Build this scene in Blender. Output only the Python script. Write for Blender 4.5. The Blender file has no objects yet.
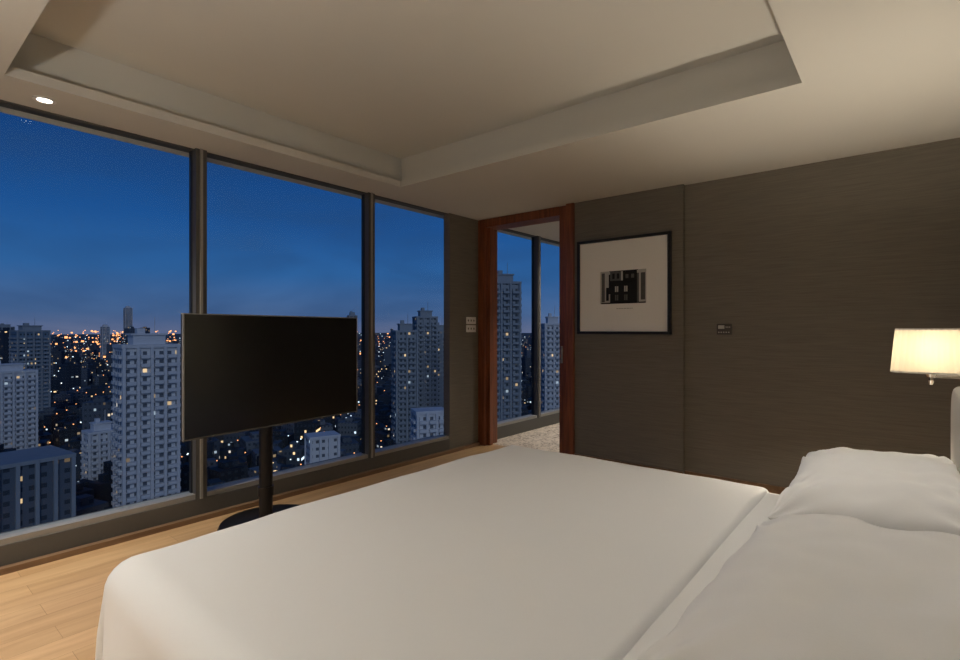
import bpy, bmesh, math, random
from mathutils import Vector, Matrix, noise
random.seed(7)
scene = bpy.context.scene
scene.view_settings.view_transform = 'Standard'
scene.view_settings.look = 'None'

CAMZ = 1.37
CEIL = 2.68
WX = -3.94      # window wall inner plane
EY = 4.79       # end wall inner plane
HX = 0.42       # headboard wall inner plane
NY = -2.2       # near wall

# ------------------------------------------------------------------ materials
def new_mat(name):
    m = bpy.data.materials.new(name); m.use_nodes = True
    nt = m.node_tree
    return m, nt, nt.nodes['Principled BSDF'], nt.links

def mat_plain(name, col, rough=0.5, metal=0.0, bump=0.0, bscale=60, var=0.06, spec=0.5):
    m, nt, b, L = new_mat(name)
    tc = nt.nodes.new('ShaderNodeTexCoord')
    n = nt.nodes.new('ShaderNodeTexNoise'); n.inputs['Scale'].default_value = bscale
    n.inputs['Detail'].default_value = 3
    L.new(tc.outputs['Object'], n.inputs['Vector'])
    r = nt.nodes.new('ShaderNodeValToRGB')
    r.color_ramp.elements[0].color = tuple(c*(1-var) for c in col)+(1,)
    r.color_ramp.elements[1].color = tuple(min(1, c*(1+var)) for c in col)+(1,)
    L.new(n.outputs['Fac'], r.inputs['Fac']); L.new(r.outputs['Color'], b.inputs['Base Color'])
    b.inputs['Roughness'].default_value = rough; b.inputs['Metallic'].default_value = metal
    b.inputs['Specular IOR Level'].default_value = spec
    if bump:
        bp = nt.nodes.new('ShaderNodeBump'); bp.inputs['Strength'].default_value = bump
        bp.inputs['Distance'].default_value = 0.01
        L.new(n.outputs['Fac'], bp.inputs['Height']); L.new(bp.outputs['Normal'], b.inputs['Normal'])
    return m

def mat_emit(name, col, s):
    m, nt, b, L = new_mat(name)
    b.inputs['Base Color'].default_value = col+(1,)
    b.inputs['Emission Color'].default_value = col+(1,)
    b.inputs['Emission Strength'].default_value = s
    return m

M = {}
M['ceiling'] = mat_plain('ceiling_paint', (0.66, 0.65, 0.61), 0.9, var=0.01, bscale=8)
M['white_sheet'] = mat_plain('white_cotton', (0.82, 0.82, 0.82), 0.85, var=0.015, bscale=300, bump=0.05)
M['pillow'] = mat_plain('pillow_cotton', (0.85, 0.85, 0.85), 0.85, var=0.015, bscale=300, bump=0.05)
M['headboard'] = mat_plain('headboard_fabric', (0.56, 0.53, 0.47), 0.9, bscale=200, bump=0.2)
M['alu'] = mat_plain('bronze_aluminium', (0.10, 0.098, 0.092), 0.5, 0.2)
M['alu_light'] = mat_plain('silver_aluminium', (0.34, 0.33, 0.31), 0.45, 0.3)
M['sill'] = mat_plain('sill_cladding', (0.10, 0.096, 0.088), 0.5, 0.1)
M['gasket'] = mat_plain('black_gasket', (0.02, 0.02, 0.022), 0.5)
M['black'] = mat_plain('black_lacquer', (0.006, 0.006, 0.007), 0.3)
M['black_metal'] = mat_plain('black_metal', (0.012, 0.012, 0.015), 0.35, 0.3)
M['chrome'] = mat_plain('chrome', (0.75, 0.73, 0.7), 0.15, 1.0)
M['mat_board'] = mat_plain('mat_board', (0.88, 0.865, 0.81), 0.9, var=0.01)
M['white_plastic'] = mat_plain('white_plastic', (0.8, 0.79, 0.77), 0.4, var=0.01)
M['grey_plastic'] = mat_plain('grey_plastic', (0.045, 0.04, 0.036), 0.4, var=0.02)
M['ink_dark'] = mat_plain('ink_dark', (0.006, 0.006, 0.006), 0.8)
M['ink_mid'] = mat_plain('ink_mid', (0.10, 0.098, 0.09), 0.8, var=0.3, bscale=25)
M['ink_light'] = mat_plain('ink_light', (0.50, 0.49, 0.45), 0.8, var=0.1)
M['text'] = mat_plain('pencil_text', (0.3, 0.28, 0.25), 0.8)

# TV screen glass
m, nt, b, L = new_mat('tv_screen_glass')
b.inputs['Base Color'].default_value = (0.004, 0.004, 0.0045, 1)
b.inputs['Roughness'].default_value = 0.24
b.inputs['Specular IOR Level'].default_value = 0.6
b.inputs['Specular Tint'].default_value = (0.88, 0.94, 1.0, 1)
b.inputs['IOR'].default_value = 1.55
nz = nt.nodes.new('ShaderNodeTexNoise'); nz.inputs['Scale'].default_value = 900
bp = nt.nodes.new('ShaderNodeBump'); bp.inputs['Strength'].default_value = 0.01
L.new(nz.outputs['Fac'], bp.inputs['Height']); L.new(bp.outputs['Normal'], b.inputs['Normal'])
M['screen'] = m

# wallpaper : horizontal grasscloth
m, nt, b, L = new_mat('grasscloth_wallpaper')
tc = nt.nodes.new('ShaderNodeTexCoord')
mp = nt.nodes.new('ShaderNodeMapping'); mp.inputs['Scale'].default_value = (5.0, 5.0, 230)
L.new(tc.outputs['Object'], mp.inputs['Vector'])
n = nt.nodes.new('ShaderNodeTexNoise'); n.inputs['Scale'].default_value = 1.0; n.inputs['Detail'].default_value = 4
L.new(mp.outputs['Vector'], n.inputs['Vector'])
r = nt.nodes.new('ShaderNodeValToRGB')
r.color_ramp.elements[0].position = 0.3; r.color_ramp.elements[0].color = (0.140, 0.126, 0.102, 1)
r.color_ramp.elements[1].position = 0.72; r.color_ramp.elements[1].color = (0.200, 0.180, 0.148, 1)
L.new(n.outputs['Fac'], r.inputs['Fac']); L.new(r.outputs['Color'], b.inputs['Base Color'])
b.inputs['Roughness'].default_value = 0.75
bp = nt.nodes.new('ShaderNodeBump'); bp.inputs['Strength'].default_value = 0.12; bp.inputs['Distance'].default_value = 0.003
L.new(n.outputs['Fac'], bp.inputs['Height']); L.new(bp.outputs['Normal'], b.inputs['Normal'])
M['wallpaper'] = m

def wood(name, c1, c2, axis_scale, rough=0.35, planks=None, bump=0.05):
    m, nt, b, L = new_mat(name)
    tc = nt.nodes.new('ShaderNodeTexCoord')
    mp = nt.nodes.new('ShaderNodeMapping'); mp.inputs['Scale'].default_value = axis_scale
    L.new(tc.outputs['Object'], mp.inputs['Vector'])
    n = nt.nodes.new('ShaderNodeTexNoise'); n.inputs['Scale'].default_value = 1; n.inputs['Detail'].default_value = 6
    n.inputs['Distortion'].default_value = 0.8
    L.new(mp.outputs['Vector'], n.inputs['Vector'])
    r = nt.nodes.new('ShaderNodeValToRGB')
    r.color_ramp.elements[0].position = 0.3; r.color_ramp.elements[0].color = c1+(1,)
    r.color_ramp.elements[1].position = 0.7; r.color_ramp.elements[1].color = c2+(1,)
    L.new(n.outputs['Fac'], r.inputs['Fac'])
    out = r.outputs['Color']
    if planks:
        mp2 = nt.nodes.new('ShaderNodeMapping'); mp2.inputs['Rotation'].default_value = (0, 0, math.pi/2)
        L.new(tc.outputs['Object'], mp2.inputs['Vector'])
        br = nt.nodes.new('ShaderNodeTexBrick')
        br.inputs['Scale'].default_value = 1; br.inputs['Brick Width'].default_value = 1.5
        br.inputs['Row Height'].default_value = 0.15; br.inputs['Mortar Size'].default_value = 0.0012
        br.inputs['Color1'].default_value = (1, 1, 1, 1); br.inputs['Color2'].default_value = (0.86, 0.84, 0.81, 1)
        br.inputs['Mortar'].default_value = (0.6, 0.55, 0.5, 1)
        L.new(mp2.outputs['Vector'], br.inputs['Vector'])
        mx = nt.nodes.new('ShaderNodeMix'); mx.data_type = 'RGBA'; mx.blend_type = 'MULTIPLY'
        mx.inputs['Factor'].default_value = 1
        L.new(out, mx.inputs['A']); L.new(br.outputs['Color'], mx.inputs['B'])
        out = mx.outputs['Result']
    L.new(out, b.inputs['Base Color']); b.inputs['Roughness'].default_value = rough
    bp = nt.nodes.new('ShaderNodeBump'); bp.inputs['Strength'].default_value = bump; bp.inputs['Distance'].default_value = 0.003
    L.new(n.outputs['Fac'], bp.inputs['Height']); L.new(bp.outputs['Normal'], b.inputs['Normal'])
    return m
M['floor'] = wood('oak_planks', (0.54, 0.33, 0.165), (0.70, 0.465, 0.245), (16, 1.6, 1), 0.30, planks=True)
M['redwood'] = wood('mahogany', (0.13, 0.036, 0.014), (0.29, 0.088, 0.032), (30, 30, 2), 0.35)
M['brownwood'] = wood('walnut_trim', (0.16, 0.09, 0.05), (0.26, 0.16, 0.09), (20, 2, 20), 0.4)

# carpet
m, nt, b, L = new_mat('patterned_carpet')
tc = nt.nodes.new('ShaderNodeTexCoord')
v = nt.nodes.new('ShaderNodeTexNoise'); v.inputs['Scale'].default_value = 14; v.inputs['Detail'].default_value = 5; v.inputs['Distortion'].default_value = 2
L.new(tc.outputs['Object'], v.inputs['Vector'])
r = nt.nodes.new('ShaderNodeValToRGB')
r.color_ramp.elements[0].position = 0.40; r.color_ramp.elements[0].color = (0.34, 0.27, 0.21, 1)
r.color_ramp.elements[1].position = 0.52; r.color_ramp.elements[1].color = (0.70, 0.60, 0.49, 1)
L.new(v.outputs['Fac'], r.inputs['Fac']); L.new(r.outputs['Color'], b.inputs['Base Color']); b.inputs['Roughness'].default_value = 0.95
M['carpet'] = m

# window glass
m = bpy.data.materials.new('window_glass'); m.use_nodes = True; nt = m.node_tree; L = nt.links
nt.nodes.remove(nt.nodes['Principled BSDF'])
tr = nt.nodes.new('ShaderNodeBsdfTransparent'); tr.inputs['Color'].default_value = (0.95, 0.98, 1, 1)
gl = nt.nodes.new('ShaderNodeBsdfGlossy'); gl.inputs['Roughness'].default_value = 0.02
mx = nt.nodes.new('ShaderNodeMixShader'); mx.inputs[0].default_value = 0.004
L.new(tr.outputs[0], mx.inputs[1]); L.new(gl.outputs[0], mx.inputs[2])
L.new(mx.outputs[0], nt.nodes['Material Output'].inputs['Surface'])
M['glass'] = m

# lamp shades
def shade_mat(name, trc, emit):
    m = bpy.data.materials.new(name); m.use_nodes = True; nt = m.node_tree; L = nt.links
    nt.nodes.remove(nt.nodes['Principled BSDF'])
    d = nt.nodes.new('ShaderNodeBsdfTranslucent'); d.inputs['Color'].default_value = trc+(1,)
    df = nt.nodes.new('ShaderNodeBsdfDiffuse'); df.inputs['Color'].default_value = (0.72, 0.64, 0.50, 1)
    em = nt.nodes.new('ShaderNodeEmission'); em.inputs['Color'].default_value = (1, 0.82, 0.56, 1); em.inputs['Strength'].default_value = emit
    mx = nt.nodes.new('ShaderNodeMixShader'); mx.inputs[0].default_value = 0.5
    ad = nt.nodes.new('ShaderNodeAddShader')
    L.new(d.outputs[0], mx.inputs[1]); L.new(df.outputs[0], mx.inputs[2])
    L.new(mx.outputs[0], ad.inputs[0]); L.new(em.outputs[0], ad.inputs[1])
    L.new(ad.outputs[0], nt.nodes['Material Output'].inputs['Surface'])
    return m
M['shade'] = shade_mat('pleated_lamp_shade', (0.055, 0.047, 0.033), 0.12)
M['bowl'] = shade_mat('frosted_bowl', (0.3, 0.27, 0.2), 0.2)
M['bulb'] = mat_emit('downlight_bulb', (1.0, 0.92, 0.78), 8)

def facade(name, col, lit=0.2, cw=3.0, ch=3.1, warm=0.6, wdark=(0.03, 0.045, 0.065), strength=1.0, usecol=False):
    m, nt, b, L = new_mat(name)
    N = nt.nodes.new
    def math_(op, a, bb=None):
        x = N('ShaderNodeMath'); x.operation = op
        for i, q in enumerate((a, bb)):
            if q is None: continue
            if isinstance(q, (int, float)): x.inputs[i].default_value = q
            else: L.new(q, x.inputs[i])
        return x.outputs[0]
    tc = N('ShaderNodeTexCoord'); sp = N('ShaderNodeSeparateXYZ'); L.new(tc.outputs['Object'], sp.inputs[0])
    h = math_('DIVIDE', math_('ADD', sp.outputs[0], sp.outputs[1]), cw)
    z = math_('DIVIDE', sp.outputs[2], ch)
    fx = math_('FRACT', h); fz = math_('FRACT', z)
    wx = math_('MULTIPLY', math_('GREATER_THAN', fx, 0.25), math_('LESS_THAN', fx, 0.75))
    wz = math_('MULTIPLY', math_('GREATER_THAN', fz, 0.38), math_('LESS_THAN', fz, 0.80))
    geo = N('ShaderNodeNewGeometry'); sn = N('ShaderNodeSeparateXYZ'); L.new(geo.outputs['Normal'], sn.inputs[0])
    side = math_('LESS_THAN', math_('ABSOLUTE', sn.outputs[2]), 0.5)
    win = math_('MULTIPLY', math_('MULTIPLY', wx, wz), side)
    cb = N('ShaderNodeCombineXYZ'); L.new(math_('FLOOR', h), cb.inputs[0]); L.new(math_('FLOOR', z), cb.inputs[1])
    wn = N('ShaderNodeTexWhiteNoise'); wn.noise_dimensions = '3D'; L.new(cb.outputs[0], wn.inputs['Vector'])
    on = math_('GREATER_THAN', wn.outputs['Value'], 1-lit)
    lw = math_('MULTIPLY', win, on)
    if usecol:
        at = N('ShaderNodeAttribute'); at.attribute_name = 'Col'; base = at.outputs['Color']
    else:
        rgb = N('ShaderNodeRGB'); rgb.outputs[0].default_value = col+(1,); base = rgb.outputs[0]
    mx = N('ShaderNodeMix'); mx.data_type = 'RGBA'; L.new(win, mx.inputs['Factor']); L.new(base, mx.inputs['A'])
    mx.inputs['B'].default_value = wdark+(1,)
    L.new(mx.outputs['Result'], b.inputs['Base Color'])
    r = N('ShaderNodeValToRGB'); sc = N('ShaderNodeSeparateColor'); L.new(wn.outputs['Color'], sc.inputs[0])
    r.color_ramp.elements[0].color = (1.0, 0.66, 0.32, 1); r.color_ramp.elements[1].color = (0.75, 0.9, 1.0, 1)
    r.color_ramp.elements[0].position = warm; r.color_ramp.elements[1].position = min(1, warm+0.2)
    L.new(sc.outputs[1], r.inputs['Fac']); L.new(r.outputs['Color'], b.inputs['Emission Color'])
    st = math_('MULTIPLY', lw, math_('MULTIPLY', sc.outputs[2], strength))
    L.new(st, b.inputs['Emission Strength'])
    b.inputs['Roughness'].default_value = 0.7
    return m

# ------------------------------------------------------------------ mesh helpers
def obj_from_bm(bm, name, mat, parent=None, origin=None, smooth=False):
    if origin is None:
        if bm.verts:
            mn = Vector([min(v.co[i] for v in bm.verts) for i in range(3)])
            mx = Vector([max(v.co[i] for v in bm.verts) for i in range(3)])
            origin = (mn+mx)/2
        else: origin = Vector((0, 0, 0))
    origin = Vector(origin)
    bmesh.ops.translate(bm, verts=bm.verts, vec=-origin)
    me = bpy.data.meshes.new(name); bm.to_mesh(me); bm.free()
    mats = mat if isinstance(mat, (list, tuple)) else [mat]
    for q in mats: me.materials.append(q)
    if smooth:
        for p in me.polygons: p.use_smooth = True
    o = bpy.data.objects.new(name, me); scene.collection.objects.link(o)
    o.location = origin
    if parent is not None:
        o.parent = parent; o.matrix_parent_inverse = Matrix.Translation(-parent.location)
    return o

def bm_box(bm, a, b, mi=0):
    g = bmesh.ops.create_cube(bm, size=1)
    vs = g['verts']
    for v in vs:
        v.co = Vector([(a[i]+b[i])/2 + v.co[i]*(b[i]-a[i]) for i in range(3)])
    for f in {f for v in vs for f in v.link_faces}: f.material_index = mi
    return vs

def bm_cyl(bm, c, r1, r2, z0, z1, seg=32, mi=0, sx=1, sy=1):
    g = bmesh.ops.create_cone(bm, cap_ends=True, segments=seg, radius1=r1, radius2=r2, depth=z1-z0)
    for v in g['verts']:
        v.co = Vector((c[0]+v.co.x*sx, c[1]+v.co.y*sy, (z0+z1)/2+v.co.z))
    for f in {f for v in g['verts'] for f in v.link_faces}: f.material_index = mi
    return g['verts']

def boxes(name, lst, mat, parent=None, bevel=0.0):
    bm = bmesh.new()
    for it in lst: bm_box(bm, it[0], it[1], it[2] if len(it) > 2 else 0)
    o = obj_from_bm(bm, name, mat, parent)
    if bevel:
        md = o.modifiers.new('bevel', 'BEVEL'); md.width = bevel; md.segments = 3
        md.limit_method = 'ANGLE'
    return o

def empty(name, loc):
    e = bpy.data.objects.new(name, None); scene.collection.objects.link(e); e.location = loc
    e.empty_display_size = 0.1
    return e

# ------------------------------------------------------------------ room shell
boxes('floor', [((-4.2, NY, -0.1), (HX+0.1, 4.9, 0))], M['floor'])
boxes('floor_carpet', [((-4.2, 4.9, -0.1), (-0.6, 8.2, 0))], M['carpet'])
TX0, TX1, TY0, TY1 = -3.57, -0.42, 0.50, 3.20
def ring(x0, x1, y0, y1, z0, z1):
    X0, X1, Y0, Y1 = -4.2, HX+0.1, NY-0.1, 4.9
    return [((X0, Y0, z0), (x0, Y1, z1)), ((x1, Y0, z0), (X1, Y1, z1)),
            ((x0, Y0, z0), (x1, y0, z1)), ((x0, y1, z0), (x1, Y1, z1))]
boxes('ceiling', ring(TX0, TX1, TY0, TY1, CEIL, CEIL+0.055)
      + ring(TX0-0.09, TX1+0.09, TY0-0.09, TY1+0.09, CEIL+0.055, CEIL+0.30)
      + [((-4.2, NY-0.1, CEIL+0.30), (HX+0.1, 4.9, CEIL+0.36))], M['ceiling'])
boxes('ceiling_adjoining', [((-4.2, 4.9, CEIL), (-0.6, 8.2, CEIL+0.1))], M['ceiling'])
boxes('wall_end', [((-2.64, EY-0.05, 0), (-1.535, EY+0.2, CEIL)), ((-1.535, EY, 0), (HX+0.1, EY+0.2, CEIL))], M['wallpaper'])
boxes('wall_headboard', [((HX, NY, 0), (HX+0.1, EY, CEIL))], M['wallpaper'])
boxes('wall_near', [((-4.2, NY-0.1, 0), (HX+0.1, NY, CEIL))], M['wallpaper'])
boxes('wall_window_pier', [((-4.03, 4.26, 0), (WX, 5.0, CEIL))], M['wallpaper'])
boxes('wall_adjoining_side', [((-0.7, 5.0, 0), (-0.6, 8.2, CEIL))], M['ceiling'])
boxes('wall_adjoining_far', [((-4.2, 8.1, 0), (-0.7, 8.2, CEIL))], M['ceiling'])
boxes('baseboard_end', [((-2.64, EY-0.065, 0), (-1.535, EY-0.05, 0.1)), ((-1.535, EY-0.015, 0), (HX, EY, 0.1))], M['brownwood'])
boxes('baseboard_window', [((WX-0.001, NY, 0), (WX+0.045, EY-0.05, 0.035))], M['brownwood'])

boxes('trim_window_sill', [((-4.2, NY, 0), (WX, 4.26, 0.15), 0), ((-4.2, 5.0, 0), (WX, 8.1, 0.15), 0)], [M['sill']])
def window(i, y0, y1):
    e = empty('window_%d' % i, (WX-0.05, (y0+y1)/2, 1.4))
    boxes('glass', [((WX-0.075, y0+0.02, 0.17), (WX-0.068, y1-0.02, CEIL-0.003))], M['glass'], e)
    fr = [((WX-0.12, y0, 0.15), (WX-0.01, y1, 0.185), 0),
          ((WX-0.12, y0, CEIL-0.010), (WX-0.03, y1, CEIL), 1)]
    boxes('rails', fr, [M['alu_light'], M['alu']], e)
    return e
def mullion(y, parent):
    boxes('mullion', [((WX-0.10, y-0.045, 0.15), (WX-0.06, y+0.045, CEIL), 2),
                      ((WX-0.06, y-0.038, 0.15), (WX-0.0, y+0.038, CEIL), 0),
                      ((WX-0.0, y-0.012, 0.15), (WX+0.014, y+0.006, CEIL), 1)],
          [M['alu'], M['alu_light'], M['gasket']], parent)
ys = [NY, -1.46, 0.075, 1.615, 3.165, 4.26]
for i in range(5):
    w = window(i+1, ys[i], ys[i+1])
    if i > 0: mullion(ys[i], w)
ys2 = [5.0, 6.1, 7.6, 8.1]
for i in range(3):
    w = window(i+6, ys2[i], ys2[i+1])
    if i > 0: mullion(ys2[i], w)

dz = 2.585
boxes('trim_door_frame', [
    ((WX, EY-0.03, 0), (-3.84, EY+0.22, CEIL)),
    ((-3.84, EY+0.02, 0), (-3.80, EY+0.08, dz)),
    ((-2.83, EY-0.02, 0), (-2.72, EY+0.22, CEIL)),
    ((-2.72, EY-0.075, 0), (-2.63, EY+0.22, CEIL)),
    ((-3.84, EY-0.025, dz), (-2.83, EY+0.22, CEIL)),
], M['redwood'], bevel=0.004)
d = empty('door_1', (-2.84, EY+0.1, 1.3))
boxes('sliding_leaf_edge', [((-2.88, EY+0.09, 0.005), (-2.83, EY+0.13, dz-0.005))], M['redwood'], d, 0.003)
boxes('pull_handle', [((-2.81, EY-0.028, 1.02), (-2.785, EY-0.019, 1.2))], M['alu_light'], d, 0.002)

# ------------------------------------------------------------------ picture
pf = empty('framed_picture', (-2.11, EY-0.07, 1.79))
x0, x1, z0, z1 = -2.58, -1.635, 1.33, 2.265
yb = EY-0.05
t = 0.026
boxes('frame', [((x0, yb-0.045, z0), (x1, yb-0.001, z0+t)), ((x0, yb-0.045, z1-t), (x1, yb-0.001, z1)),
                ((x0, yb-0.045, z0+t), (x0+t, yb-0.001, z1-t)), ((x1-t, yb-0.045, z0+t), (x1, yb-0.001, z1-t))], M['black'], pf, 0.002)
ax0, ax1, az0, az1 = -2.335, -1.865, 1.625, 1.945
boxes('mat_board', [((x0+t, yb-0.024, z0+t), (ax0, yb-0.004, z1-t)), ((ax1, yb-0.024, z0+t), (x1-t, yb-0.004, z1-t)),
                    ((ax0, yb-0.024, z0+t), (ax1, yb-0.004, az0)), ((ax0, yb-0.024, az1), (ax1, yb-0.004, z1-t))], M['mat_board'], pf)
art = [((ax0, yb-0.012, az0), (ax1, yb-0.008, az1), 1)]
def A(u0, v0, u1, v1, mi, k=1):
    return ((ax0+(ax1-ax0)*u0, yb-0.012-0.0015*k, az0+(az1-az0)*v0), (ax0+(ax1-ax0)*u1, yb-0.012, az0+(az1-az0)*v1), mi)
art += [A(0.0, 0.0, 1.0, 1.0, 2, 0.5), A(0.03, 0.06, 0.10, 0.95, 1), A(0.22, 0.0, 0.80, 0.70, 0), A(0.22, 0.70, 0.46, 0.98, 1), A(0.50, 0.64, 0.80, 0.98, 0),
        A(0.88, 0.1, 0.97, 0.90, 1), A(0.13, 0.1, 0.19, 0.5, 0), A(0.02, 0.0, 0.98, 0.04, 0),
        A(0.20, 0.98, 0.82, 1.0, 0), A(0.80, 0.0, 0.84, 0.9, 1), A(0.19, 0.3, 0.22, 0.9, 0)]
for (uu, vv) in ((0.33, 0.36), (0.53, 0.36), (0.33, 0.10), (0.53, 0.10)):
    art.append(A(uu, vv, uu+0.07, vv+0.17, 2 if vv > 0.3 else 1, 2)); art.append(A(uu+0.03, vv, uu+0.04, vv+0.17, 0, 2.5))
for i in range(2):
    art.append(A(0.27+i*0.1, 0.76, 0.32+i*0.1, 0.92, 0, 2)); art.append(A(0.56+i*0.12, 0.76, 0.62+i*0.12, 0.88, 1, 2))
boxes('artwork', art, [M['ink_dark'], M['ink_mid'], M['ink_light']], pf)
tx = []
random.seed(3)
q = -2.16
for i in range(7):
    wd = random.uniform(0.012, 0.03)
    tx.append(((q, yb-0.0245, 1.575), (q+wd, yb-0.024, 1.580))); q += wd+0.006
boxes('caption_signature', tx, M['text'], pf)

th = empty('thermostat', (-1.2, EY-0.01, 1.375))
boxes('plate', [((-1.262, EY-0.012, 1.33), (-1.142, EY-0.001, 1.422))], M['grey_plastic'], th, 0.003)
boxes('display', [((-1.25, EY-0.014, 1.38), (-1.2, EY-0.012, 1.41))] +
      [((-1.19+0.014*k, EY-0.014, 1.39), (-1.182+0.014*k, EY-0.012, 1.40)) for k in range(3)] +
      [((-1.25+0.02*k, EY-0.014, 1.345), (-1.24+0.02*k, EY-0.012, 1.355)) for k in range(5)], M['ink_light'], th)
sw = empty('light_switch', (WX+0.01, 4.62, 1.43))
for k, zz in enumerate((1.345, 1.44)):
    boxes('plate_%d' % (k+1), [((WX, 4.54, zz), (WX+0.01, 4.71, zz+0.082))], M['white_plastic'], sw, 0.003)
    boxes('rocker_%d' % (k+1), [((WX+0.01, 4.562+0.05*j, zz+0.030), (WX+0.013, 4.578+0.05*j, zz+0.052)) for j in range(3)], M['ink_mid'], sw, 0.001)

# ------------------------------------------------------------------ TV on stand
tv = empty('television_on_stand', (-3.3, 1.8, 0))
ty0, ty1, tz0, tz1 = 1.175, 2.445, 0.75, 1.462
def tvx(y): return -3.10 - 0.095*(y-1.17)
def tvbox(name, y0, y1, z0, z1, xo0, xo1, mat, bevel=0.0):
    bm = bmesh.new(); vs = bm_box(bm, (xo0, y0, z0), (xo1, y1, z1))
    for v in vs: v.co.x += tvx(v.co.y)
    o = obj_from_bm(bm, name, mat, tv)
    if bevel:
        md = o.modifiers.new('b', 'BEVEL'); md.width = bevel; md.segments = 2
    return o
tvbox('back_cabinet', ty0, ty1, tz0, tz1, -0.040, -0.006, M['black_metal'], 0.004)
tvbox('bezel_rim_top', ty0, ty1, tz1-0.004, tz1+0.002, -0.03, 0.004, M['alu_light'])
tvbox('bezel_rim_side', ty0-0.002, ty0+0.004, tz0, tz1, -0.015, 0.004, M['alu_light'])
tvbox('bezel_rim_side_far', ty1-0.004, ty1+0.002, tz0, tz1, -0.03, 0.004, M['alu_light'])
tvbox('bezel_rim_bottom', ty0, ty1, tz0-0.002, tz0+0.008, -0.03, 0.004, M['alu'])
tvbox('screen', ty0+0.004, ty1-0.004, tz0+0.008, tz1-0.004, -0.006, 0.001, M['screen'])
tvbox('mount_bracket', 1.62, 2.02, 0.9, 1.3, -0.13, -0.040, M['black_metal'], 0.005)
bm = bmesh.new()
bm_cyl(bm, (-3.39, 1.81), 0.044, 0.044, 0.015, 1.25, 28)
bm_cyl(bm, (-3.39, 1.81), 0.07, 0.06, 0.015, 0.06, 28)
bm_cyl(bm, (-3.39, 1.81), 0.052, 0.052, 0.24, 0.30, 28)
bm_box(bm, (-3.42, 1.75, 0.95), (-3.22, 1.87, 1.25))
obj_from_bm(bm, 'pole', M['black_metal'], tv)
bm = bmesh.new()
bm_cyl(bm, (-3.49, 1.90), 0.34, 0.33, 0.0, 0.018, 64)
obj_from_bm(bm, 'base_plate', M['black'], tv)

# ------------------------------------------------------------------ bed
BX0, BX1, BY0, BY1 = -1.91, 0.12, 0.475, 2.62
BT = 0.655
bed = empty('bed', ((BX0+BX1)/2, (BY0+BY1)/2, 0))
boxes('bed_base', [((BX0+0.08, BY0+0.08, 0.06), (BX1, BY1-0.08, 0.34))] +
      [((x, y, 0), (x+0.06, y+0.06, 0.06)) for x in (BX0+0.15, BX1-0.2) for y in (BY0+0.15, BY1-0.2)], M['brownwood'], bed, 0.01)
mt = boxes('mattress', [((BX0+0.06, BY0+0.05, 0.34), (BX1, BY1-0.05, BT-0.025))], M['white_sheet'], bed, 0.05)

def drape(name, x0, x1, y0, y1, top, r, skirt, headskirt, mat, crown=0.02, nx=120, ny=120, seed=0, amp=0.006, rr=0.02):
    bm = bmesh.new()
    e_max = r*math.pi/2 + skirt
    e_head = headskirt
    ix0, ix1, iy0, iy1 = x0+r, x1-rr, y0+r, y1-r
    U = [ix0-e_max + (ix1-ix0+e_max)*i/nx for i in range(nx+1)] + [ix1+e_head*i/14 for i in range(1, 15)]
    V = [iy0-e_max + (iy1+e_max-iy0+e_max)*j/ny for j in range(ny+1)]
    grid = []
    for u in U:
        row = []
        for v in V:
            cx = min(max(u, ix0), ix1); cy = min(max(v, iy0), iy1)
            ex, ey = u-cx, v-cy
            hx = 0
            if ex > 0:
                hx = ex; ex = 0
            e = math.hypot(ex, ey)
            if e > 1e-9: dx, dy = ex/e, ey/e
            else: dx = dy = 0
            ee = min(e, e_max)
            if ee < r*math.pi/2:
                off = r*math.sin(ee/r); drop = r*(1-math.cos(ee/r))
            else:
                off = r; drop = r + (ee-r*math.pi/2)
                k = drop-r
                off += 0.02*k/max(skirt, .01) + 0.010*math.sin((cx+cy+dx*1.3+dy*0.7)*13)*min(1, k/0.12)
            px = cx+dx*off; py = cy+dy*off; pz = top-drop
            if hx > 0:
                a = min(hx/rr, math.pi/2)
                px += rr*math.sin(a); pz -= rr*(1-math.cos(a)) + max(0, hx-rr*math.pi/2)
            tx_ = (px-BX0)/(BX1-BX0); ty_ = (py-y0)/(y1-y0)
            tx_ = min(max(tx_, 0), 1); ty_ = min(max(ty_, 0), 1)
            fade = max(0, 1-drop/r)
            pz += fade*crown*math.sin(math.pi*ty_)**0.6*min(1, tx_*4)
            pz += fade*amp*noise.noise(Vector((px*2.3+1, py*2.3, 1)))*2
            pz += fade*amp*0.5*noise.noise(Vector((px*6+1, py*5, 4)))
            pz += fade*0.0028*math.sin((px*0.8+py)*9+3*noise.noise(Vector((px*1.5, py*1.5, seed))))*max(0, noise.noise(Vector((px*1.1, py*1.3, 7))))
            row.append(bm.verts.new((px, py, pz)))
        grid.append(row)
    for i in range(len(grid)-1):
        for j in range(ny):
            bm.faces.new((grid[i][j], grid[i+1][j], grid[i+1][j+1], grid[i][j+1]))
    bmesh.ops.recalc_face_normals(bm, faces=bm.faces)
    o = obj_from_bm(bm, name, mat, bed, smooth=True)
    sd = o.modifiers.new('th', 'SOLIDIFY'); sd.thickness = 0.006; sd.offset = -1
    return o
drape('flat_sheet', BX0+0.05, BX1, BY0+0.01, BY1-0.01, BT+0.004, 0.08, 0.30, 0.01, M['white_sheet'], 0.012, seed=1, amp=0.005)
drape('duvet', BX0, -0.46, BY0, BY1, BT+0.022, 0.09, 0.37, 0.065, M['white_sheet'], 0.012, seed=1, amp=0.005, nx=150, rr=0.028)

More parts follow.
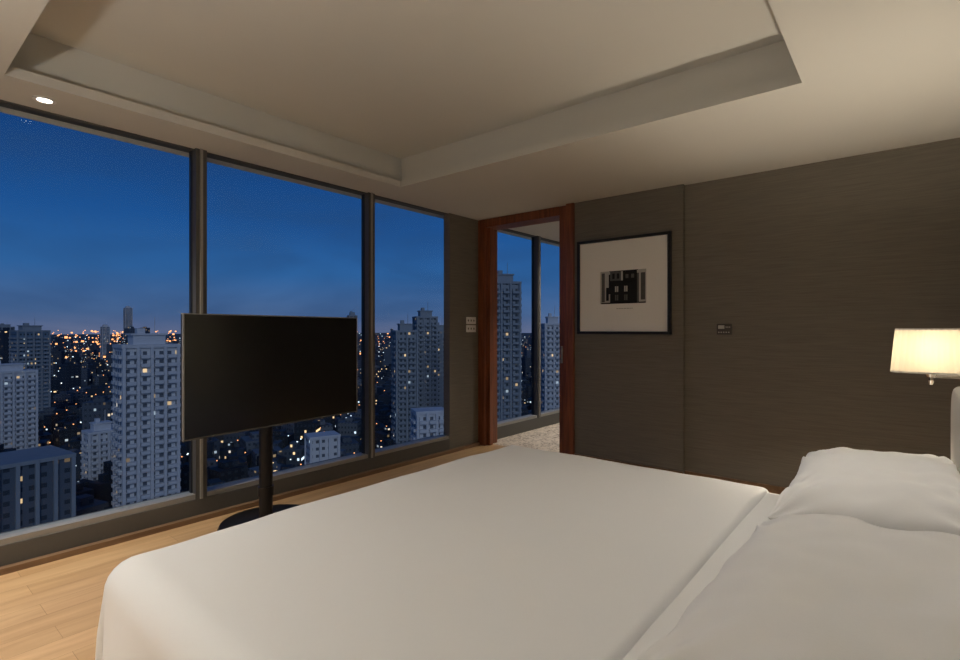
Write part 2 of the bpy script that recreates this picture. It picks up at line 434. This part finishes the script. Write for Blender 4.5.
def pillow(name, c, a, b_, h, rot, tilt, seed, low=0.55):
    bm = bmesh.new(); n = 72
    top, bot = [], []
    def P(u, v, s):
        px = a*u*(1-0.06*(1-v*v)*abs(u)**3); py = b_*v*(1-0.040*(1-u*u)*abs(v)**3)
        pu = 3.4 if u < 0 else 7.0
        prof = (max(0, 1-abs(u)**pu)*max(0, 1-abs(v)**5.0))**0.5
        pz = s*h*prof
        if s < 0: pz *= low
        w = 0.015*noise.noise(Vector((u*1.8+seed, v*2.6, seed)))+0.010*noise.noise(Vector((u*4+seed, v*6, seed*2)))
        for (cu, cv) in ((-1, -1), (-1, 1), (1, -1), (1, 1)):
            rr_ = math.hypot(u-cu, v-cv); an = math.atan2(v-cv, u-cu)
            w += 0.010*math.exp(-(rr_/0.6)**2)*math.sin(an*14+seed)
        if prof > 0: pz += w*min(1, prof*2.5)
        pz += 0.015*(abs(u)*abs(v))**6
        return (px, py, pz)
    for i in range(n+1):
        r1, r2 = [], []
        for j in range(n+1):
            u = math.sin((-1+2*i/n)*math.pi/2); v = math.sin((-1+2*j/n)*math.pi/2)
            r1.append(bm.verts.new(P(u, v, 1)))
            r2.append(r1[-1] if i in (0, n) or j in (0, n) else bm.verts.new(P(u, v, -1)))
        top.append(r1); bot.append(r2)
    for i in range(n):
        for j in range(n):
            bm.faces.new((top[i][j], top[i+1][j], top[i+1][j+1], top[i][j+1]))
            bm.faces.new((bot[i][j], bot[i][j+1], bot[i+1][j+1], bot[i+1][j]))
    R = Matrix.Rotation(rot, 4, 'Z') @ Matrix.Rotation(tilt, 4, 'Y')
    bmesh.ops.transform(bm, matrix=R, verts=bm.verts)
    bmesh.ops.translate(bm, verts=bm.verts, vec=Vector(c))
    bmesh.ops.recalc_face_normals(bm, faces=bm.faces)
    return obj_from_bm(bm, name, M['pillow'], bed, smooth=True)
pillow('pillow_lower_far', (-0.070, 2.23, 0.710), 0.235, 0.41, 0.06, 0.02, 0.0, 8, 0.7)
pillow('pillow_lower_near', (-0.055, 1.10, 0.710), 0.235, 0.44, 0.06, 0.0, 0.0, 9, 0.7)
pillow('pillow_far', (-0.075, 2.235, 0.790), 0.265, 0.435, 0.120, 0.03, -0.05, 2, 0.35)
pillow('pillow_near', (-0.060, 1.125, 0.805), 0.275, 0.500, 0.135, -0.02, -0.05, 5, 0.35)

# headboard
bm = bmesh.new()
pts = []
hy0, hy1, hz = BY0-0.1, 2.775, 1.16
rr = 0.14
pts.append((hy0, 0.0)); 
for k in range(9):
    a_ = math.pi - k*math.pi/2/8
    pts.append((hy0+rr+rr*math.cos(a_), hz-rr+rr*math.sin(a_)))
for k in range(9):
    a_ = math.pi/2 - k*math.pi/2/8
    pts.append((hy1-rr+rr*math.cos(a_), hz-rr+rr*math.sin(a_)))
pts.append((hy1, 0.0))
vs = [bm.verts.new((0.14, p[0], p[1])) for p in pts]
f = bm.faces.new(vs)
g = bmesh.ops.extrude_face_region(bm, geom=[f])
bmesh.ops.translate(bm, verts=[v for v in g['geom'] if isinstance(v, bmesh.types.BMVert)], vec=(0.15, 0, 0))
bmesh.ops.recalc_face_normals(bm, faces=bm.faces)
hb = obj_from_bm(bm, 'headboard', M['headboard'], bed)
md = hb.modifiers.new('b', 'BEVEL'); md.width = 0.025; md.segments = 4
boxes('headboard_panel', [((0.29, hy0-0.02, 0.0), (HX-0.001, hy1-0.02, 1.10))], M['brownwood'], bed)

# ------------------------------------------------------------------ wall lamps
def add_light(kind, name, loc, energy, col, parent=None, **kw):
    ld = bpy.data.lights.new(name, kind); ld.energy = energy; ld.color = col
    for k, v in kw.items(): setattr(ld, k, v)
    o = bpy.data.objects.new(name, ld); scene.collection.objects.link(o); o.location = loc
    if parent is not None:
        o.parent = parent; o.matrix_parent_inverse = Matrix.Translation(-parent.location)
    return o
WARM = (1.0, 0.88, 0.70)
SOFT = (1.0, 0.94, 0.84)
def wall_lamp(lx, ly, lz, energy):
    wl = empty('wall_lamp', (lx, ly, lz))
    bm = bmesh.new(); seg = 96
    H = 0.205
    rings = []
    for (z, rx) in ((lz-H/2, 0.160), (lz-H/2+0.008, 0.159), (lz+H/2-0.008, 0.141), (lz+H/2, 0.140)):
        row = []
        for i in range(seg):
            a_ = 2*math.pi*i/seg
            k = 1+0.004*(1 if i % 2 else -1)
            c_, s_ = math.cos(a_), math.sin(a_)
            p = 4.0
            q_ = (abs(c_)**p+abs(s_)**p)**(-1/p)
            row.append(bm.verts.new((lx+rx*k*c_*q_*0.93, ly+rx*k*s_*q_*0.93, z)))
        rings.append(row)
    for k in range(3):
        for i in range(seg):
            j = (i+1) % seg
            f = bm.faces.new((rings[k][i], rings[k][j], rings[k+1][j], rings[k+1][i]))
            f.material_index = 0 if k == 1 else 1
    obj_from_bm(bm, 'shade', [M['shade'], M['headboard']], wl)
    bm = bmesh.new()
    bm_cyl(bm, (lx, ly), 0.010, 0.010, lz-0.14, lz-0.06, 16)
    bm_cyl(bm, (lx, ly), 0.018, 0.026, lz-0.125, lz-0.105, 20)
    bm_cyl(bm, (lx, ly), 0.008, 0.012, lz-0.16, lz-0.14, 16)
    bm_box(bm, (lx, ly-0.008, lz-0.128), (HX-0.02, ly+0.008, lz-0.112))
    bm_box(bm, (HX-0.02, ly-0.05, lz-0.19), (HX-0.001, ly+0.05, lz-0.05))
    obj_from_bm(bm, 'arm_and_backplate', M['chrome'], wl)
    add_light('POINT', 'bulb', (lx, ly, lz+0.0), energy, WARM, wl, shadow_soft_size=0.035)
wall_lamp(0.095, 3.2, 1.275, 44)
wall_lamp(0.12, -0.42, 1.275, 8)  # added near-side twin, out of view, brightens the ceiling above it

def downlight(x, y, e, angle=110, blend=0.8, z=CEIL, col=SOFT):
    dl = empty('recessed_downlight', (x, y, z))
    bm = bmesh.new()
    inner = [v for v in bmesh.ops.create_circle(bm, cap_ends=False, segments=32, radius=0.036)['verts']]
    outs = []
    for v in inner: outs.append(bm.verts.new((v.co.x*1.5, v.co.y*1.5, 0)))
    for i in range(32):
        bm.faces.new((inner[i], inner[(i+1) % 32], outs[(i+1) % 32], outs[i]))
    g = bmesh.ops.extrude_face_region(bm, geom=list(bm.faces))
    bmesh.ops.translate(bm, verts=[v for v in g['geom'] if isinstance(v, bmesh.types.BMVert)], vec=(0, 0, -0.006))
    bmesh.ops.recalc_face_normals(bm, faces=bm.faces)
    bmesh.ops.translate(bm, verts=bm.verts, vec=(x, y, z))
    obj_from_bm(bm, 'trim_ring', M['white_plastic'], dl)
    bm = bmesh.new(); bm_cyl(bm, (x, y), 0.036, 0.036, z-0.003, z-0.001, 32)
    obj_from_bm(bm, 'lens', M['bulb'], dl)
    add_light('SPOT', 'beam', (x, y, z-0.012), e, col, dl, spot_size=math.radians(angle), spot_blend=blend, shadow_soft_size=0.05)
downlight(-3.78, 0.70, 135)
downlight(-3.78, -0.9, 190)
downlight(-2.6, -0.3, 105, 125)  # added fixture out of view, extra light for the bed
downlight(-0.28, 2.12, 46, 145)  # added fixture out of view, lights pillow tops and leaves their slopes darker
downlight(-3.3, 6.3, 110, 130)
downlight(-2.2, 6.3, 110, 130)

# added unseen up-light behind the viewer, torchere-shaped, ambient fill for the room
fx_, fy_ = -1.5, -0.75
fl = empty('fill_uplight', (fx_, fy_, 0))
bm = bmesh.new()
bm_cyl(bm, (fx_, fy_), 0.15, 0.14, 0, 0.02, 40); bm_cyl(bm, (fx_, fy_), 0.012, 0.012, 0.02, 1.42, 16)
obj_from_bm(bm, 'stand', M['black_metal'], fl)
bm = bmesh.new()
bmesh.ops.create_cone(bm, cap_ends=False, segments=48, radius1=0.10, radius2=0.22, depth=0.14)
bmesh.ops.translate(bm, verts=bm.verts, vec=(fx_, fy_, 1.49))
obj_from_bm(bm, 'bowl_shade', M['bowl'], fl, smooth=True)
add_light('POINT', 'bulb', (fx_, fy_, 1.50), 70, SOFT, fl, shadow_soft_size=0.09)

# ------------------------------------------------------------------ CITY
G = -80.0
FAC = {
 'white': facade('facade_white', (0.62, 0.64, 0.66), 0.06, 2.6, 3.1, strength=1.0, wdark=(0.10, 0.12, 0.15)),
 'blue': facade('facade_bluegrey', (0.13, 0.20, 0.28), 0.14, 2.2, 3.3, strength=0.8),
 'grey': facade('facade_grey', (0.26, 0.30, 0.34), 0.08, 2.4, 3.1, strength=0.9, wdark=(0.05, 0.07, 0.09)),
 'dark': facade('facade_dark', (0.09, 0.12, 0.16), 0.12, 3.0, 3.4, strength=0.9),
 'far': facade('facade_far', (0.3, 0.3, 0.3), 0.08, 3.2, 3.4, warm=0.5, strength=1.6, usecol=True),
}
M['concrete'] = mat_plain('pale_concrete', (0.60, 0.62, 0.65), 0.8, bscale=0.3, var=0.1)
M['concrete_grey'] = mat_plain('grey_concrete', (0.26, 0.30, 0.34), 0.8, bscale=0.3, var=0.1)
M['roof_lamp'] = mat_emit('rooftop_lamp', (0.8, 0.95, 1.0), 2.5)
M['orange_lamp'] = mat_emit('sodium_lamp', (1.0, 0.38, 0.13), 2.2)

heroes = []
def tower(name, x, y, w, dpt, top, fac, trim, rot=None, bays=3, crown=True, balc=True, fl=3.1):
    """apartment tower with floor slabs, balcony bays, corner fins and rooftop plant"""
    if rot is None: rot = math.atan2(y, x) + 0.25
    bm = bmesh.new()
    hgt = top-G
    bm_box(bm, (-dpt/2, -w/2, 0), (dpt/2, w/2, hgt), 0)
    nfl = int(hgt/fl)
    lowest = max(0, nfl-45)
    if balc:
        for k in range(lowest, nfl):
            z = k*fl
            for s in (-1, 1):
                for q in range(bays):
                    c = -w/2 + w*(q+0.5)/bays
                    bw = w/bays*0.33
                    X = s*dpt/2
                    a, b_ = (X, X+s*1.5) if s > 0 else (X+s*1.5, X)
                    bm_box(bm, (a, c-bw, z), (b_, c+bw, z+1.15), 1)
                nb = max(1, int(bays*dpt/w+0.5))
                for q in range(nb):
                    c = -dpt/2 + dpt*(q+0.5)/nb
                    bw = dpt/nb*0.30
                    Y = s*w/2
                    a, b_ = (Y, Y+1.3) if s > 0 else (Y-1.3, Y)
                    bm_box(bm, (c-bw, a, z), (c+bw, b_, z+1.15), 1)
    for q in range(bays+1):
        c = -w/2 + w*q/bays
        for s in (-1, 1):
            X = s*dpt/2
            a, b_ = (X, X+0.9) if s > 0 else (X-0.9, X)
            bm_box(bm, (a, c-0.5, 0), (b_, c+0.5, hgt+0.8), 1)
    bm_box(bm, (-dpt/2-0.7, -w/2-0.7, hgt), (dpt/2+0.7, w/2+0.7, hgt+1.2), 1)
    if crown:
        bm_box(bm, (-dpt*0.3, -w*0.3, hgt+1.2), (dpt*0.3, w*0.3, hgt+4.5), 1)
        bm_box(bm, (-dpt*0.34, -w*0.34, hgt+4.5), (dpt*0.34, w*0.34, hgt+5.1), 1)
        bm_box(bm, (-dpt*0.12, w*0.05, hgt+5.1), (dpt*0.12, w*0.2, hgt+7.0), 1)
        bm_cyl(bm, (0, -w*0.15), 0.15, 0.1, hgt+5.1, hgt+11, 8, 1)
    me = bpy.data.meshes.new(name); bm.to_mesh(me); bm.free()
    me.materials.append(FAC[fac]); me.materials.append(M[trim])
    o = bpy.data.objects.new(name, me); scene.collection.objects.link(o)
    o.location = (x, y, G); o.rotation_euler = (0, 0, rot)
    heroes.append((x, y, max(w, dpt)))
    return o
far = []
tower('apartment_tower', -215, 69, 17, 12, -5, 'white', 'concrete', bays=4)
tower('apartment_tower', -546, 92, 20, 18, 0, 'blue', 'concrete_grey', bays=4)
tower('apartment_tower', -396, 55, 26, 14, -23, 'white', 'concrete', bays=5)
tower('office_block', -218, 31, 28, 20, -40, 'dark', 'concrete_grey', bays=6, crown=False, balc=False)
far.append(tower('skyscraper', -1626, 477, 16, 16, 60, 'blue', 'concrete', bays=2))
tower('apartment_tower', -224, 204, 12, 9, 0, 'grey', 'concrete_grey', bays=2)
tower('apartment_tower', -244, 240, 13, 11, 9, 'grey', 'concrete_grey', bays=3)
tower('apartment_tower', -270, 281, 12, 12, 0, 'grey', 'concrete_grey', bays=2)
tower('low_rise_block', -200, 133, 12, 9, -46, 'white', 'concrete', bays=3, crown=False, balc=False)
tower('apartment_tower', -140, 140, 11, 8, -30, 'white', 'concrete', bays=3, crown=False)
tower('apartment_tower', -155, 207, 14, 11, 24, 'grey', 'concrete_grey', bays=3)
tower('apartment_tower', -158, 258, 10, 9, 4, 'white', 'concrete', bays=2)
far.append(tower('skyscraper', -1211, 170, 22, 18, 6, 'dark', 'concrete_grey', bays=4, balc=False))
tower('apartment_tower', -313, 80, 12, 10, -50, 'white', 'concrete', bays=3)
far.append(tower('skyscraper', -578, 431, 10, 10, 20, 'dark', 'concrete_grey', bays=2))
far.append(tower('skyscraper', -1434, 375, 14, 14, 8, 'blue', 'concrete', bays=2))

sky_grp = empty('city_skyline', (-1500, 400, G))
for o in far:
    o.parent = sky_grp; o.matrix_parent_inverse = Matrix.Translation(-sky_grp.location)

random.seed(21)
bm = bmesh.new(); col = bm.loops.layers.color.new('Col')
lamps = bmesh.new()
pal = [(0.30, 0.34, 0.38), (0.16, 0.21, 0.26), (0.10, 0.13, 0.17), (0.40, 0.43, 0.46), (0.20, 0.23, 0.26), (0.12, 0.15, 0.19), (0.09, 0.12, 0.15)]
cnt = 0
placed = []
for it in range(14000):
    if cnt >= 2700: break
    ang = random.uniform(math.radians(112), math.radians(182))
    dist = 130*math.exp(random.random()*3.6)
    x, y = dist*math.cos(ang), dist*math.sin(ang)
    sc_ = 1+dist/5000
    w = random.uniform(8, 17)*sc_; dd = random.uniform(8, 15)*sc_
    if any(math.hypot(x-a, y-b) < (w+c)*0.75 for a, b, c in heroes): continue
    if any(abs(x-a) < (w+c)*0.5 and abs(y-b) < (w+c)*0.5 for a, b, c in placed[-900:]): continue
    placed.append((x, y, max(w, dd)))
    t_ = random.random()
    if dist < 350: h = random.uniform(5, 18) if t_ < 0.95 else random.uniform(20, 30)
    elif dist < 800: h = random.uniform(6, 20) if t_ < 0.95 else random.uniform(24, 42)
    else:
        h = random.uniform(8, 26) if t_ < 0.89 else random.uniform(30, 62)
        if t_ > 0.992: h = random.uniform(80, 92)
    vs = bm_box(bm, (x-w/2, y-dd/2, G), (x+w/2, y+dd/2, G+h))
    vs += bm_box(bm, (x-w/5, y-dd/5, G+h), (x+w/4, y+dd/5, G+h+3))
    bmesh.ops.rotate(bm, verts=vs, cent=(x, y, 0), matrix=Matrix.Rotation(ang+random.choice([0.2, 0.5, -0.3]), 3, 'Z'))
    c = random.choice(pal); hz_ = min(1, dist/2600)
    c = [c[i]*(1-hz_)+(0.22, 0.28, 0.38)[i]*hz_ for i in range(3)]  # bluish haze mixed into the building colour with distance
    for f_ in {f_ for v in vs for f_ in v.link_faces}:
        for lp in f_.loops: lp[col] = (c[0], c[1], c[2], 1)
    cnt += 1
obj_from_bm(bm, 'distant_city_buildings', FAC['far'], sky_grp, origin=(0, 0, 0))
for k in range(2600):
    ang = random.uniform(math.radians(112), math.radians(182)); dist = 150*math.exp(random.random()*3.4)
    x, y = dist*math.cos(ang), dist*math.sin(ang)
    s = 0.20+dist*0.0007
    zz = G+random.choice([8, 10, 12, 20, 30 if dist > 300 else 9, 50 if dist > 700 else 8])
    bm_box(lamps, (x-s/2, y-s/2, zz), (x+s/2, y+s/2, zz+s), 0 if random.random() < 0.6 else 1)
for k in range(460):
    ang = math.radians(random.gauss(163.5, 3.0) if k < 240 else random.uniform(130, 178)); dist = random.uniform(1300, 3900)
    x, y = dist*math.cos(ang), dist*math.sin(ang); s = random.uniform(2, 4.6)
    zz = G+random.uniform(10, 78)
    bm_box(lamps, (x-s/2, y-s/2, zz), (x+s/2, y+s/2, zz+s), 0)
obj_from_bm(lamps, 'city_street_lamps', [M['orange_lamp'], M['roof_lamp']], sky_grp, origin=(0, 0, 0))

m, nt, b, L = new_mat('city_ground')
tc = nt.nodes.new('ShaderNodeTexCoord')
n = nt.nodes.new('ShaderNodeTexNoise'); n.inputs['Scale'].default_value = 0.02; n.inputs['Detail'].default_value = 8
L.new(tc.outputs['Object'], n.inputs['Vector'])
r = nt.nodes.new('ShaderNodeValToRGB')
r.color_ramp.elements[0].position = 0.4; r.color_ramp.elements[0].color = (0.04, 0.065, 0.07, 1)
r.color_ramp.elements[1].position = 0.6; r.color_ramp.elements[1].color = (0.10, 0.12, 0.14, 1)
L.new(n.outputs['Fac'], r.inputs['Fac']); L.new(r.outputs['Color'], b.inputs['Base Color'])
vo = nt.nodes.new('ShaderNodeTexVoronoi'); vo.inputs['Scale'].default_value = 0.05
L.new(tc.outputs['Object'], vo.inputs['Vector'])
lt = nt.nodes.new('ShaderNodeMath'); lt.operation = 'LESS_THAN'; lt.inputs[1].default_value = 0.07
L.new(vo.outputs['Distance'], lt.inputs[0])
ml = nt.nodes.new('ShaderNodeMath'); ml.operation = 'MULTIPLY'; ml.inputs[1].default_value = 1.0
L.new(lt.outputs[0], ml.inputs[0]); L.new(ml.outputs[0], b.inputs['Emission Strength'])
b.inputs['Emission Color'].default_value = (1, 0.6, 0.28, 1)
b.inputs['Roughness'].default_value = 0.9
bm = bmesh.new(); bmesh.ops.create_grid(bm, x_segments=2, y_segments=2, size=12000)
bmesh.ops.translate(bm, verts=bm.verts, vec=(0, 0, G))
obj_from_bm(bm, 'city_ground', m)

s = add_light('SUN', 'facade_fill_sun', (50, -50, 60), 0.5, (0.84, 0.90, 1.0), angle=math.radians(20))  # added weak sun from behind the viewer, brightens building faces toward the room
s.rotation_euler = Vector((-0.85, 0.45, -0.45)).to_track_quat('-Z', 'Y').to_euler()

# ------------------------------------------------------------------ world
w = bpy.data.worlds.new('dusk_sky'); scene.world = w; w.use_nodes = True
nt = w.node_tree; L = nt.links; bg = nt.nodes['Background']
tc = nt.nodes.new('ShaderNodeTexCoord'); sp = nt.nodes.new('ShaderNodeSeparateXYZ'); L.new(tc.outputs['Generated'], sp.inputs[0])
r = nt.nodes.new('ShaderNodeValToRGB'); cr = r.color_ramp
L.new(sp.outputs[2], r.inputs['Fac'])
cr.elements[0].position = 0.0; cr.elements[0].color = (0.15, 0.17, 0.27, 1)
cr.elements[1].position = 1.0; cr.elements[1].color = (0.003, 0.015, 0.08, 1)
for p, c in ((0.03, (0.080, 0.145, 0.29, 1)), (0.10, (0.030, 0.125, 0.33, 1)), (0.19, (0.013, 0.085, 0.28, 1)), (0.29, (0.007, 0.054, 0.20, 1)), (0.42, (0.004, 0.035, 0.14, 1))):
    e = cr.elements.new(p); e.color = c
mp = nt.nodes.new('ShaderNodeMapping'); mp.inputs['Scale'].default_value = (1.3, 1.3, 5.0); mp.inputs['Location'].default_value = (0.6, 0.2, 0.3)
L.new(tc.outputs['Generated'], mp.inputs['Vector'])
n = nt.nodes.new('ShaderNodeTexNoise'); n.inputs['Scale'].default_value = 2.0; n.inputs['Detail'].default_value = 7; n.inputs['Distortion'].default_value = 0.5
L.new(mp.outputs['Vector'], n.inputs['Vector'])
r2 = nt.nodes.new('ShaderNodeValToRGB'); r2.color_ramp.elements[0].position = 0.40; r2.color_ramp.elements[1].position = 0.66
r2.color_ramp.elements[1].color = (0.6, 0.6, 0.6, 1)
L.new(n.outputs['Fac'], r2.inputs['Fac'])
mx = nt.nodes.new('ShaderNodeMix'); mx.data_type = 'RGBA'; L.new(r2.outputs['Color'], mx.inputs['Factor'])
L.new(r.outputs['Color'], mx.inputs['A']); mx.inputs['B'].default_value = (0.020, 0.064, 0.175, 1)
L.new(mx.outputs['Result'], bg.inputs['Color']); bg.inputs['Strength'].default_value = 1.0

# ------------------------------------------------------------------ camera
cd = bpy.data.cameras.new('camera'); cd.sensor_width = 36; cd.lens = 517/960*36
cd.clip_start = 0.05; cd.clip_end = 20000
co = bpy.data.objects.new('camera', cd); scene.collection.objects.link(co)
co.location = (0, 0, CAMZ); co.rotation_euler = (math.radians(90), 0, math.radians(39.4))
scene.camera = co
